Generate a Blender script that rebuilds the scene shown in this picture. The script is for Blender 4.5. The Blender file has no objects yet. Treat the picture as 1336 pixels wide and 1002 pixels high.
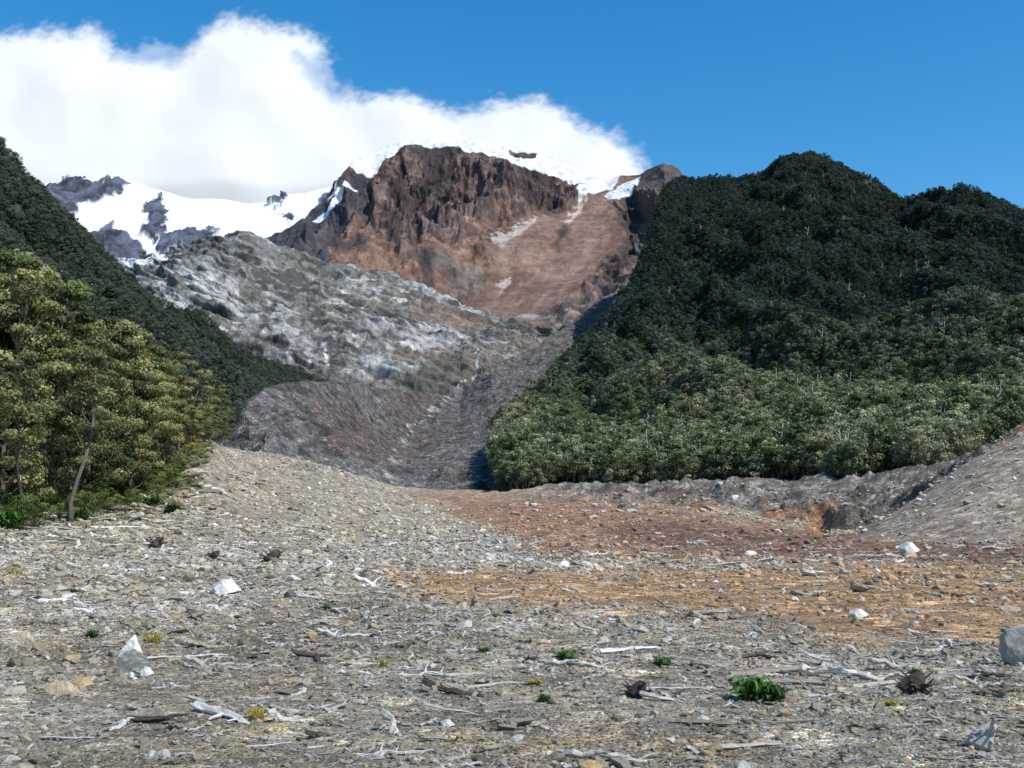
import bpy, math, numpy as np, time
from mathutils import Vector
T0=time.time()
scene=bpy.context.scene
COL=scene.collection
F=1432.0; CX=668.0; CY=501.0; HOR=690.0; CH=1.6
pitch=math.atan((HOR-CY)/F); cp,sp=math.cos(pitch),math.sin(pitch)
def ray(px,py):
    px=np.asarray(px,float); py=np.asarray(py,float)
    u=(px-CX)/F; w=(CY-py)/F
    dy=cp-w*sp; dz=sp+w*cp
    return u/dy, dz/dy
def P(px,py,d):
    a,b=ray(px,py); return a*d, d*np.ones_like(a), CH+b*d
def proj(X,Y,Z):
    dep=Y*cp+(Z-CH)*sp; up=-Y*sp+(Z-CH)*cp
    dep=np.maximum(dep,0.5)
    return CX+F*X/dep, CY-F*up/dep
# ---------------- noise
_r=np.random.RandomState(7)
PERM=_r.permutation(256); PERM=np.concatenate([PERM,PERM,PERM])
G=_r.normal(size=(256,3)); G/=np.linalg.norm(G,axis=1)[:,None]
def pn(x,y,z):
    xi=np.floor(x).astype(np.int64); yi=np.floor(y).astype(np.int64); zi=np.floor(z).astype(np.int64)
    xf=x-xi; yf=y-yi; zf=z-zi
    xi&=255; yi&=255; zi&=255
    f=lambda t:t*t*t*(t*(t*6-15)+10)
    u,v,w=f(xf),f(yf),f(zf)
    def g(i,j,k):
        h=PERM[PERM[PERM[xi+i]+yi+j]+zi+k]
        gg=G[h]
        return gg[...,0]*(xf-i)+gg[...,1]*(yf-j)+gg[...,2]*(zf-k)
    L=lambda a,b,t:a+(b-a)*t
    return L(L(L(g(0,0,0),g(1,0,0),u),L(g(0,1,0),g(1,1,0),u),v),
             L(L(g(0,0,1),g(1,0,1),u),L(g(0,1,1),g(1,1,1),u),v),w)*1.6
def fbm(x,y,z,o=5,gain=.5):
    s=0;a=1
    for i in range(o):
        s=s+a*pn(x+17.3*i,y-9.1*i,z+5.7*i); x=x*2.03;y=y*2.03;z=z*2.03;a*=gain
    return s
def ridged(x,y,z,o=5,gain=.5):
    s=0;a=1;w=1
    for i in range(o):
        n=1-np.abs(pn(x+11.3*i,y-7.1*i,z+3.7*i)); n=n*n*w; w=np.clip(n*1.6,0,1)
        s=s+a*n; x=x*2.05;y=y*2.05;z=z*2.05;a*=gain
    return s
def sstep(a,b,x):
    t=np.clip((x-a)/(b-a),0,1); return t*t*(3-2*t)
def sdf(px,py,poly):
    d=np.full(px.shape,1e9); ins=np.zeros(px.shape,bool); n=len(poly)
    for i in range(n):
        ax,ay=poly[i]; bx,by=poly[(i+1)%n]
        ex,ey=bx-ax,by-ay
        t=np.clip(((px-ax)*ex+(py-ay)*ey)/(ex*ex+ey*ey+1e-9),0,1)
        d=np.minimum(d,(px-ax-ex*t)**2+(py-ay-ey*t)**2)
        c=((ay>py)!=(by>py)); 
        if ey!=0: ins^=c&(px<(bx-ax)*(py-ay)/ey+ax)
    d=np.sqrt(d); return np.where(ins,d,-d)
def mixc(c,col,m):
    return c*(1-m[...,None])+np.array(col)*m[...,None]
# ---------------- mesh helpers
def fast_mesh(name,V,Fq,smooth=True):
    me=bpy.data.meshes.new(name)
    V=np.asarray(V,np.float32).reshape(-1,3); Fq=np.asarray(Fq,np.int32); k=Fq.shape[1]
    me.vertices.add(len(V)); me.vertices.foreach_set('co',V.ravel())
    me.loops.add(Fq.size); me.loops.foreach_set('vertex_index',Fq.ravel())
    me.polygons.add(len(Fq)); me.polygons.foreach_set('loop_start',np.arange(0,Fq.size,k,dtype=np.int32))
    me.update(calc_edges=True); me.validate()
    me.polygons.foreach_set('use_smooth',np.full(len(me.polygons),smooth))
    return me
def grid_faces(r,c):
    i=np.arange(r*c).reshape(r,c)
    return np.stack([i[:-1,:-1],i[:-1,1:],i[1:,1:],i[1:,:-1]],-1).reshape(-1,4)
def set_col(me,C,name='Col'):
    C=np.asarray(C).reshape(-1,C.shape[-1])
    A=np.ones((len(C),4),np.float32); A[:,:3]=C[:,:3]
    at=me.attributes.new(name,'FLOAT_COLOR','POINT'); at.data.foreach_set('color',A.ravel())
def set_f(me,v,name):
    at=me.attributes.new(name,'FLOAT','POINT'); at.data.foreach_set('value',np.asarray(v,np.float32).ravel())
def add(name,me,mats=(),link=True,**props):
    o=bpy.data.objects.new(name,me)
    for m in mats: 
        if m.name not in [x.name for x in me.materials if x]: me.materials.append(m)
    if link: COL.objects.link(o)
    for k,v in props.items(): o[k]=v
    return o
# ---------------- materials
def nm(name):
    m=bpy.data.materials.new(name); m.use_nodes=True
    nt=m.node_tree; b=nt.nodes['Principled BSDF']; b.inputs['Roughness'].default_value=.9
    b.inputs['Specular IOR Level'].default_value=.25
    return m,nt,b
def N(nt,t,**k):
    n=nt.nodes.new(t)
    for a,b in k.items(): setattr(n,a,b)
    return n
def math_(nt,op,a,b=None,c=None):
    n=N(nt,'ShaderNodeMath',operation=op)
    for i,v in enumerate((a,b,c)):
        if v is None: continue
        if hasattr(v,'links'): nt.links.new(v,n.inputs[i])
        else: n.inputs[i].default_value=v
    return n.outputs[0]
def noise(nt,vec,scale,detail=6,rough=.6,dist=0):
    n=N(nt,'ShaderNodeTexNoise'); n.inputs['Scale'].default_value=scale; n.inputs['Detail'].default_value=detail
    n.inputs['Roughness'].default_value=rough; n.inputs['Distortion'].default_value=dist
    if vec is not None: nt.links.new(vec,n.inputs['Vector'])
    return n.outputs['Fac']
def ramp(nt,fac,stops):
    n=N(nt,'ShaderNodeValToRGB'); e=n.color_ramp.elements
    while len(e)<len(stops): e.new(.5)
    for i,(p,c) in enumerate(stops):
        e[i].position=p; e[i].color=(*c,1) if len(c)==3 else c
    nt.links.new(fac,n.inputs[0]); return n.outputs[0]
def mulc(nt,a,b,fac=1,bt='MULTIPLY'):
    n=N(nt,'ShaderNodeMix',data_type='RGBA',blend_type=bt); n.inputs[0].default_value=fac
    for s,v in ((6,a),(7,b)):
        if hasattr(v,'links'): nt.links.new(v,n.inputs[s])
        else: n.inputs[s].default_value=(*v,1)
    return n.outputs[2]
def terrain_mat(name,scales,cscale,amp=(.6,1.45),bump=1.0,bdist=1.0,vor=None,vfac=.8,vh=-.5):
    m,nt,b=nm(name)
    tc=N(nt,'ShaderNodeTexCoord').outputs['Object']
    at=N(nt,'ShaderNodeAttribute',attribute_name='Col').outputs['Color']
    f=noise(nt,tc,cscale,8,.7)
    v=ramp(nt,f,[(.3,(amp[0],)*3),(.5,(1,1,1)),(.7,(amp[1],)*3)])
    c=mulc(nt,at,v)
    h=noise(nt,tc,scales,10,.68)
    if vor:
        for s in vor:
            vn=N(nt,'ShaderNodeTexVoronoi'); vn.inputs['Scale'].default_value=s; nt.links.new(tc,vn.inputs['Vector'])
            sep=N(nt,'ShaderNodeSeparateColor'); nt.links.new(vn.outputs['Color'],sep.inputs[0])
            rr=ramp(nt,sep.outputs[0],[(0,(.55,.55,.55)),(.6,(.92,.92,.92)),(.85,(1.22,1.2,1.16)),(1,(1.9,1.86,1.8))])
            c=mulc(nt,c,rr,vfac)
            h=math_(nt,'ADD',h,math_(nt,'MULTIPLY',vn.outputs['Distance'],vh))
    nt.links.new(c,b.inputs['Base Color'])
    bp=N(nt,'ShaderNodeBump'); bp.inputs['Strength'].default_value=bump; bp.inputs['Distance'].default_value=bdist
    nt.links.new(h,bp.inputs['Height']); nt.links.new(bp.outputs[0],b.inputs['Normal'])
    return m
M_rock=terrain_mat('volcanic_rock',.03,.03,amp=(.55,1.5),bump=1,bdist=16)
M_snow=terrain_mat('snow_and_rock',.008,.006,amp=(.93,1.0),bump=.3,bdist=14)
M_slab=terrain_mat('granite_slab',.05,.09,amp=(.6,1.45),bump=1,bdist=9,vor=(.06,),vfac=.35,vh=-.3)
M_scree=terrain_mat('moraine_scree',.15,.25,amp=(.6,1.5),bump=.9,bdist=1.8,vor=(.45,1.1))
M_floor=terrain_mat('forest_floor',.2,.05,bump=1,bdist=2)
M_ground=terrain_mat('gravel_ground',3,.9,amp=(.65,1.35),bump=.8,bdist=.09,vor=(1.7,7,26))
def foliage_mat(name,stops,zshade=None):
    m,nt,b=nm(name)
    oi=N(nt,'ShaderNodeObjectInfo'); lum=N(nt,'ShaderNodeAttribute',attribute_name='lum').outputs['Fac']
    nz=noise(nt,oi.outputs['Location'],.02,3,.6)
    k=math_(nt,'ADD',math_(nt,'MULTIPLY',oi.outputs['Random'],.7),math_(nt,'MULTIPLY',math_(nt,'SUBTRACT',nz,.35),1.0))
    c=ramp(nt,k,stops)
    if zshade:
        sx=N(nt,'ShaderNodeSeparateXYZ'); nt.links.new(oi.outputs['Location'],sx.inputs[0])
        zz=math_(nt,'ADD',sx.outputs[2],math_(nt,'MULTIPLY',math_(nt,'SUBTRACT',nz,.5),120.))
        g=N(nt,'ShaderNodeMapRange'); g.inputs[1].default_value=zshade[0]; g.inputs[2].default_value=zshade[1]; nt.links.new(zz,g.inputs[0])
        zc=ramp(nt,g.outputs[0],[(0,(1,1,1)),(1,zshade[2])]); c=mulc(nt,c,zc)  # higher trees darker and bluer: cloud shadow put into the leaf colour
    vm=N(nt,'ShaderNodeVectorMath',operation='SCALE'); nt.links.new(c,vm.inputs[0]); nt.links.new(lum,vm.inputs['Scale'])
    nt.links.new(vm.outputs[0],b.inputs['Base Color']); b.inputs['Roughness'].default_value=.6
    tr=N(nt,'ShaderNodeBsdfTranslucent'); nt.links.new(vm.outputs[0],tr.inputs[0])
    mx=N(nt,'ShaderNodeMixShader'); mx.inputs[0].default_value=.3
    nt.links.new(b.outputs[0],mx.inputs[1]); nt.links.new(tr.outputs[0],mx.inputs[2])
    nt.links.new(mx.outputs[0],nt.nodes['Material Output'].inputs[0])
    return m
M_leaf_far=foliage_mat('beech_foliage_far',[(0,(.075,.11,.045)),(.3,(.15,.195,.08)),(.55,(.24,.28,.135)),(.75,(.35,.37,.22)),(1,(.44,.43,.20))],zshade=(40,135,(.22,.31,.46)))  # last argument paints the upper hill's shadow and haze tint
M_leaf_hill=foliage_mat('hillside_foliage',[(0,(.055,.09,.06)),(.4,(.085,.125,.085)),(.8,(.14,.17,.12)),(1,(.19,.21,.13))])
M_leaf=foliage_mat('beech_foliage',[(0,(.085,.125,.045)),(.3,(.15,.19,.065)),(.55,(.22,.245,.10)),(.75,(.31,.315,.15)),(1,(.40,.36,.07))])
M_shrub=foliage_mat('shrub_foliage',[(0,(.09,.14,.04)),(.5,(.17,.23,.06)),(1,(.28,.33,.10))])
M_plant=foliage_mat('herb_leaf',[(0,(.04,.10,.02)),(.5,(.07,.16,.03)),(1,(.12,.20,.04))])
M_yplant=foliage_mat('yellow_herb_leaf',[(0,(.35,.32,.04)),(.5,(.45,.37,.04)),(1,(.35,.34,.07))])
def wood_mat(name,stops,tint=False):
    m,nt,b=nm(name)
    tc=N(nt,'ShaderNodeTexCoord').outputs['Object']; oi=N(nt,'ShaderNodeObjectInfo')
    mp=N(nt,'ShaderNodeMapping'); mp.inputs['Scale'].default_value=(1.5,14,14); nt.links.new(tc,mp.inputs[0])
    f=noise(nt,mp.outputs[0],3,6,.7)
    k=math_(nt,'ADD',math_(nt,'MULTIPLY',oi.outputs['Random'],.75),math_(nt,'MULTIPLY',math_(nt,'SUBTRACT',f,.4),1.1))
    c=ramp(nt,k,stops); nt.links.new(c,b.inputs['Base Color'])
    bp=N(nt,'ShaderNodeBump'); bp.inputs['Strength'].default_value=.8; bp.inputs['Distance'].default_value=.02
    nt.links.new(f,bp.inputs['Height']); nt.links.new(bp.outputs[0],b.inputs['Normal'])
    return m
M_wood=wood_mat('bleached_wood',[(0,(.19,.155,.12)),(.3,(.34,.305,.255)),(.6,(.49,.46,.41)),(1,(.74,.72,.69))])
M_splint=wood_mat('weathered_splinter',[(0,(.19,.155,.115)),(.3,(.29,.25,.19)),(.6,(.39,.355,.295)),(.8,(.53,.505,.46)),(1,(.70,.68,.64))])
M_dark=wood_mat('charred_wood',[(0,(.03,.023,.018)),(.5,(.08,.058,.045)),(1,(.17,.125,.09))])
M_bark=wood_mat('beech_bark',[(0,(.05,.042,.035)),(.5,(.11,.095,.08)),(1,(.22,.20,.17))])
def stone_mat(name,col,inst=False):
    m,nt,b=nm(name)
    tc=N(nt,'ShaderNodeTexCoord').outputs['Object']
    f=noise(nt,tc,4,8,.7)
    v=ramp(nt,f,[(.3,(.65,.63,.6)),(.5,(1,1,1)),(.7,(1.3,1.3,1.3))])
    if inst:
        base=N(nt,'ShaderNodeAttribute',attribute_name='tint',attribute_type='INSTANCER').outputs['Color']
    else:
        oi=N(nt,'ShaderNodeObjectInfo'); base=ramp(nt,oi.outputs['Random'],col)
    nt.links.new(mulc(nt,base,v),b.inputs['Base Color'])
    bp=N(nt,'ShaderNodeBump'); bp.inputs['Strength'].default_value=.7; bp.inputs['Distance'].default_value=.08
    nt.links.new(f,bp.inputs['Height']); nt.links.new(bp.outputs[0],b.inputs['Normal'])
    return m
M_stone_i=stone_mat('gravel_stone',None,True)
M_stone=stone_mat('grey_boulder',[(0,(.23,.205,.175)),(.35,(.32,.285,.235)),(.6,(.42,.36,.27)),(.8,(.45,.43,.39)),(1,(.6,.58,.54))])
M_grey=stone_mat('grey_brown_boulder',[(0,(.33,.315,.29)),(1,(.38,.36,.33))])
M_pale=stone_mat('pale_boulder',[(0,(.60,.58,.53)),(1,(.68,.66,.62))])
M_tan=stone_mat('tan_boulder',[(0,(.48,.39,.26)),(1,(.54,.45,.31))])
# ---------------- lofted terrain
def loft(rows,x0,x1,nc,nr,blur=3,spans=None,hb=8):
    px=np.linspace(x0,x1,nc); k=len(rows)
    PY=np.array([np.interp(px,[p[0] for p in r],[p[1] for p in r]) for r in rows])
    D=np.array([np.interp(px,[p[0] for p in r],[p[2] for p in r]) for r in rows])
    v=np.linspace(0,k-1,nr)
    if spans is not None:
        v=np.interp(np.linspace(0,1,nr),np.concatenate([[0],np.cumsum(spans)/np.sum(spans)]),np.arange(k))
    i=np.minimum(v.astype(int),k-2); f=(v-i)[:,None]
    py=PY[i]*(1-f)+PY[i+1]*f; d=D[i]*(1-f)+D[i+1]*f
    for _ in range(blur*6):
        for A in (py,d):
            A[1:-1]=(A[:-2]+2*A[1:-1]+A[2:])/4
    for _ in range(hb):
        d[:,1:-1]=(d[:,:-2]+2*d[:,1:-1]+d[:,2:])/4
    PX=np.repeat(px[None],nr,0)
    X,Y,Z=P(PX,py,d)
    return PX,py,np.stack([X,Y,Z],-1),np.repeat(v[:,None],nc,1)
def normals(W):
    a=np.gradient(W,axis=0); b=np.gradient(W,axis=1)
    n=np.cross(b,a); n/=np.linalg.norm(n,axis=-1)[...,None]+1e-9
    s=np.sign(np.sum(n*W,-1,keepdims=True)); n=-n*np.where(s==0,1,s)
    return n
def terrain_obj(name,W,C,mat,label,cat='mountain'):
    me=fast_mesh(name,W,grid_faces(W.shape[0],W.shape[1])); set_col(me,C)
    return add(name,me,(mat,),kind='structure',label=label,category=cat)
# ---- A far snowy ridge
def snow_far():
    rows=[[(-200,420,3200),(600,420,3200)],
          [(-200,330,3700),(200,335,3600),(600,330,3600)],
          [(-200,290,4200),(60,262,4200),(150,262,4300),(300,285,4500),(600,280,4500)],
          [(-200,258,4600),(40,246,4600),(62,239,4600),(100,234,4600),(130,231,4600),(160,231,4700),(200,246,4800),(240,258,5000),(290,263,5200),(322,267,5200),(345,264,5100),(372,253,5000),(400,252,5000),(430,244,5000),(600,236,5000)],
          [(-200,330,5600),(600,330,6000)]]
    PX,PY,W,V=loft(rows,-200,600,760,300,blur=1,spans=[1,2,2,.7])
    n=normals(W); x,y,z=[W[...,i] for i in range(3)]
    r=ridged(x/200,y/420,z/160,5); f=fbm(x/60,y/150,z/60,5,.6)
    qx=PX+fbm(x/90,z/90,y/500,5,.6)*9; qy=PY+fbm(x/90+9,z/90,y/500,5,.6)*6
    rock=np.full(PX.shape,-99.)
    for poly in ([(60,240),(100,234),(168,238),(158,248),(135,256),(128,268),(105,262),(90,280),(60,285)],
                 [(188,266),(210,257),(216,306),(200,318),(186,304)],
                 [(100,312),(150,298),(186,320),(200,340),(90,360)],
                 [(210,310),(250,299),(282,304),(275,322),(200,335)],
                 [(347,262),(370,255),(374,261),(352,265)],[(367,279),(384,275),(380,287),(370,287)],
                 [(425,256),(440,245),(440,290),(420,285)],[(-200,230),(50,240),(80,300),(90,400),(-200,400)]):
        rock=np.maximum(rock,sdf(qx,qy,poly))
    m=sstep(-1.2,1.2,rock+f*2)
    W=W+n*((r-.8)*34*m+f*7*(.03+m)+fbm(x/400,y/400,z/300,2)*16)[...,None]
    C=np.ones(PX.shape+(3,))*np.array((.74,.77,.83))
    rc=np.ones(PX.shape+(3,))*np.array((.062,.072,.10)); rc*=(1+1.0*f)[...,None].clip(.35,2.4)  # bluish rock tint: distance haze put into the colour
    C=C*(1-m[...,None])+rc*m[...,None]
    return terrain_obj('snowfield_mountain',W,C,M_snow,'distant snow covered ridge with dark rock outcrops')
snow_far()
# ---- B central red mountain
def central():
    ridge=[(250,330,2500),(345,312,2450),(372,300,2450),(400,283,2450),(425,262,2500),(435,240,2550),(462,209,2600),(480,202,2650),(505,191,2700),(530,184,2700),(560,180,2700),(600,177,2750),(630,183,2750),(655,194,2750),(690,197,2750),(720,206,2750),(760,222,2750),(795,232,2700),(835,230,2600),(850,220,2500),(866,213,2450),(885,220,2450),(905,245,2450),(1000,270,2450),(1200,300,2400)]
    mid=[(250,350,2300),(345,335,2250),(400,325,2200),(450,300,2280),(500,250,2480),(560,262,2450),(600,268,2440),(680,262,2470),(740,262,2500),(790,262,2500),(830,270,2350),(870,262,2250),(1200,310,2200)]
    low=[(250,380,1900),(345,350,1950),(450,335,1950),(520,335,2000),(600,330,2050),(700,320,2100),(780,320,2100),(820,330,1950),(870,320,1900),(1200,340,1900)]
    base=[(250,480,1350),(500,470,1350),(640,470,1350),(760,460,1350),(850,430,1400),(1200,430,1400)]
    back=[(250,400,3200),(1200,400,3200)]
    PX,PY,W,V=loft([base,low,mid,ridge,back],250,1100,1000,480,blur=1,spans=[2,2,2.8,.6])
    n=normals(W); x,y,z=[W[...,i] for i in range(3)]
    qx=PX+fbm(x/150,z/150,y/600,5,.6)*12; qy=PY+fbm(x/150+9,z/150,y/600,5,.6)*9
    cliff=sdf(qx,qy,[(470,212),(530,180),(660,190),(760,228),(775,262),(720,280),(640,275),(620,300),(560,320),(520,345),(495,300),(480,265),(425,285),(400,345),(330,345),(340,300)])
    cl=sstep(-12,10,cliff)
    cliff2=sdf(qx,qy,[(815,262),(850,212),(900,215),(900,330),(835,345),(808,340),(812,300)])
    c2=sstep(-5,8,cliff2); cl=np.maximum(cl,c2)
    gul=ridged(x/125+z/700,y/900,z/620,5,.5); rough=ridged(x/42,y/150,z/75,5,.55)
    strata=ridged(x/500+z/300,y/900,z/34,4)
    big=fbm(x/420,y/700,z/600,3)
    tap=.2+.8*sstep(8,55,PY-np.interp(PX,[p[0] for p in ridge],[p[1] for p in ridge]))
    chute=sstep(-10,14,sdf(PX+big*8,PY,[(690,275),(800,255),(830,300),(760,370),(700,415),(640,425),(590,400),(640,330)]))
    disp=big*28+cl*((gul-.9)*44*(1-.3*c2)+(rough-.9)*15+(strata-.9)*12)+(1-cl)*((1-.85*chute)*((ridged(x/110+z/220,y/500,z/300,5)-.8)*17+(rough-.9)*6)+fbm(x/30,y/60,z/30,4)*1.5)
    W=W+n*(disp*tap)[...,None]
    f=fbm(x/90,y/200,z/90,5); f2=fbm(x/20+3,y/90,z/230,5,.6); f3=fbm(x/13,y/60,z/11,4,.7)
    wob=fbm(x/140,y/400,z/140,3)
    st=fbm((PX+PY*.8)/16+wob*1.5,PX*0,PX*0+3,4,.6)
    C=np.ones(PX.shape+(3,))*np.array((.235,.14,.10))
    C*=(1+.2*f+.15*st+.35*f3*(1-.5*chute))[...,None].clip(.35,1.9)
    C=mixc(C,(.285,.20,.155),chute*sstep(-.4,.7,.6*st+.5*f)*.7)
    lcl=sstep(.0,.4,fbm(x/60+14,y/300,z/40,5,.6)+.3*f3)*(1-chute); C=mixc(C,(.085,.062,.055),lcl*.8)
    gy=sstep(.1,.5,fbm(x/80+24,y/300,z/50,5,.6)+.3*f3)*(1-chute)*sstep(310,350,PY); C=mixc(C,(.19,.175,.16),gy*.6)
    cc=np.ones_like(C)*np.array((.105,.075,.071))*(1+1.1*f2+.6*f3)[...,None].clip(.2,2.4)
    red=sstep(.05,.45,fbm(x/160+40,y/300,z/26,4)); rr=np.ones_like(C)*np.array((.19,.112,.088))*(1+1.0*f2+.5*f3)[...,None].clip(.3,2)
    cc=cc*(1-red[...,None]*.65)+rr*red[...,None]*.65
    lowc=sstep(.05,.45,-gul+.85+.3*f3); cc=mixc(cc,(.036,.028,.03),lowc*.8)  # shade painted into gully recesses so the ribs stand out
    cc=mixc(cc,(.145,.12,.108),c2*.6)
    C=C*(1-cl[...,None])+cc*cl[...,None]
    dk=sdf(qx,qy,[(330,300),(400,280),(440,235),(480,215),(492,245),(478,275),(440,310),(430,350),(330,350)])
    C=mixc(C,(.05,.052,.066),sstep(-4,4,dk+f*5)*.88)  # grey left buttress, its shadow painted into the rock colour
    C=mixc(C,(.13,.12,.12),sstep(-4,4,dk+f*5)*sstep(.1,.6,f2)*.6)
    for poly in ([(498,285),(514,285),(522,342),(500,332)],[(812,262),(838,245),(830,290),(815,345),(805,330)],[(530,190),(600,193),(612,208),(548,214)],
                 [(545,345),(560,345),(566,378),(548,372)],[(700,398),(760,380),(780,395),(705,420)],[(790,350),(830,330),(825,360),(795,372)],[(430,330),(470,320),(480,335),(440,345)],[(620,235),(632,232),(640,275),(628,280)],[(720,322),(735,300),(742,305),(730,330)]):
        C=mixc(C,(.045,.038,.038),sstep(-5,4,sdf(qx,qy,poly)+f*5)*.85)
    low_=sstep(360,440,qy+f*18); C=mixc(C,(.18,.145,.12),low_*.7)
    gl=sstep(.2,.7,fbm(x/100,y/100+7,z/40,4)+.5*f3)*sstep(380,400,PY); C=mixc(C,(.36,.34,.31),gl*.75)
    qx=PX+fbm(x/70,z/70,y/600,4,.5)*4; qy=PY+fbm(x/70+9,z/70,y/600,4,.5)*3
    sn=np.full(PX.shape,-99.)
    for poly in ([(456,216),(470,190),(500,170),(560,156),(610,154),(660,172),(720,180),(812,226),(798,252),(770,247),(745,240),(700,219),(655,212),(628,204),(600,198),(575,193),(550,191),(528,192),(512,206),(488,224),(465,222)],
                 [(755,248),(795,240),(790,252),(768,264),(757,278),(752,264)],[(790,262),(812,243),(840,230),(832,250),(812,270),(795,270)],
                 [(408,290),(432,268),(468,246),(464,258),(440,276),(418,292)],[(427,266),(440,238),(437,260)]):
        sn=np.maximum(sn,sdf(qx,qy,poly))
    outc=sdf(qx,qy,[(664,197),(702,202),(698,207),(667,203)])
    sn=np.minimum(sn,-outc)
    C=mixc(C,(.76,.79,.85),sstep(-.7,.7,sn))
    pa=np.full(PX.shape,-99.)
    for poly in ([(640,312),(662,303),(700,288),(700,293),(672,313),(655,326),(644,322)],[(648,358),(666,350),(668,356),(654,365)],[(735,292),(765,268),(768,272),(742,296)]):
        pa=np.maximum(pa,sdf(PX+f3*2,PY+f3*2,poly))
    C=mixc(C,(.56,.49,.43),sstep(-1,2,pa+f3*4)*.75)
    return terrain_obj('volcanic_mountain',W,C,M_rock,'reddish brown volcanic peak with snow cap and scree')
central()
# ---- C granite slabs
def slabs():
    top=[(60,420,1500),(130,352,1500),(160,345,1500),(200,338,1500),(235,322,1500),(290,309,1500),(318,307,1500),(345,322,1500),(400,340,1520),(460,352,1550),(500,358,1550),(540,372,1550),(600,397,1520),(640,412,1480),(700,428,1420),(760,430,1350),(800,440,1300),(900,440,1300)]
    m1=[(60,440,1380),(160,365,1420),(235,350,1400),(300,345,1390),(400,380,1400),(500,395,1420),(600,420,1390),(700,450,1320),(800,455,1280),(900,455,1280)]
    m2=[(60,470,1250),(160,430,1250),(300,430,1230),(400,440,1240),(500,432,1290),(600,440,1300),(700,465,1240),(900,470,1200)]
    base=[(60,620,1080),(300,600,1080),(430,560,1080),(600,555,1050),(700,540,1050),(900,540,1050)]
    back=[(60,470,1900),(900,480,1900)]
    PX,PY,W,V=loft([base,m2,m1,top,back],60,900,1050,430,blur=1,spans=[2,2,2,.5])
    n=normals(W); x,y,z=[W[...,i] for i in range(3)]
    wr=fbm(x/120,y/120,z/120,3)*9
    s=x*.36+z+wr; t=x-z*.36
    r=ridged(t/120,s/20,y/300,5,.55); r2=ridged(x/26,y/50,z/17,5)
    led=ridged(t/180+4,s/12,y/300,3,.5)
    W=W+n*((r-.9)*7+(r2-.8)*3.8+(led-.8)*5+fbm(x/220,y/220,z/200,3)*12)[...,None]
    f=fbm(t/62,s/7.5,y/200,5,.57); f1=fbm(t/170+5,s/26,y/200,4,.5); g=fbm(x/150,y/150,z/150,4); h=fbm(x/9,y/30,z/7,4,.65)
    wz=np.full(PX.shape,-99.)
    for poly in ([(185,352),(300,335),(330,400),(420,440),(400,475),(300,430),(220,390)],[(430,362),(520,365),(655,420),(640,434),(520,402),(440,388)],[(420,440),(560,428),(690,440),(670,462),(560,464),(430,462)],[(430,462),(560,470),(520,500),(450,490)]):
        wz=np.maximum(wz,sdf(PX+g*18,PY+f1*8,poly))
    wz=sstep(-14,8,wz)
    C=np.ones(PX.shape+(3,))*np.array((.235,.228,.215))*(1+.6*h)[...,None].clip(.35,2)
    C=mixc(C,(.15,.137,.108),sstep(-.1,.35,g+.5*h)*.6)
    k=.85*f+.45*f1+.2*h
    C=mixc(C,(.47,.475,.47),sstep(.22,.55,k-.2+.44*wz)*.88)
    C=mixc(C,(.06,.063,.057),sstep(.16,.42,-k+.18-.36*wz)*.82)
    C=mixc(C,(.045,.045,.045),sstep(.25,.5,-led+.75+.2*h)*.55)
    C=mixc(C,(.15,.137,.12),(1-sstep(330,365,PY+g*20))*.55*sstep(-.4,.4,h))
    br=sdf(PX+h*8,PY+g*12,[(520,395),(600,395),(640,415),(610,425),(540,420)])
    C=mixc(C,(.20,.145,.11),sstep(-6,6,br)*.8)
    br=sdf(PX+h*8,PY+g*12,[(640,425),(760,420),(800,440),(720,480),(650,480),(600,510),(570,500),(560,470),(510,480),(505,465),(560,460),(660,455)])
    C=mixc(C,(.22,.17,.135),sstep(-8,8,br)*.65)
    lw=sstep(460,495,PY+g*15+h*5)*(1-wz); C=mixc(C,(.15,.135,.12),lw*.6)
    sn=sdf(PX+h*3,PY+h*2,[(158,349),(190,346),(222,341),(222,347),(200,353),(170,356)])
    C=mixc(C,(.8,.82,.86),sstep(-1,1,sn))
    wl=np.full(PX.shape,-99.)
    for poly in ([(421,445),(424,445),(431,475),(427,475)],[(626,470),(631,463),(624,484),(611,503),(603,514),(601,511),(615,492)]):
        wl=np.maximum(wl,sdf(PX+h*6,PY+f*4,poly))
    C=mixc(C,(.68,.70,.72),sstep(-1.2,1.8,wl+h*4)*.8)
    return terrain_obj('granite_slope',W,C,M_slab,'pale ice scraped granite slabs with dark shrubby bands','rock slope')
slabs()
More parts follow.
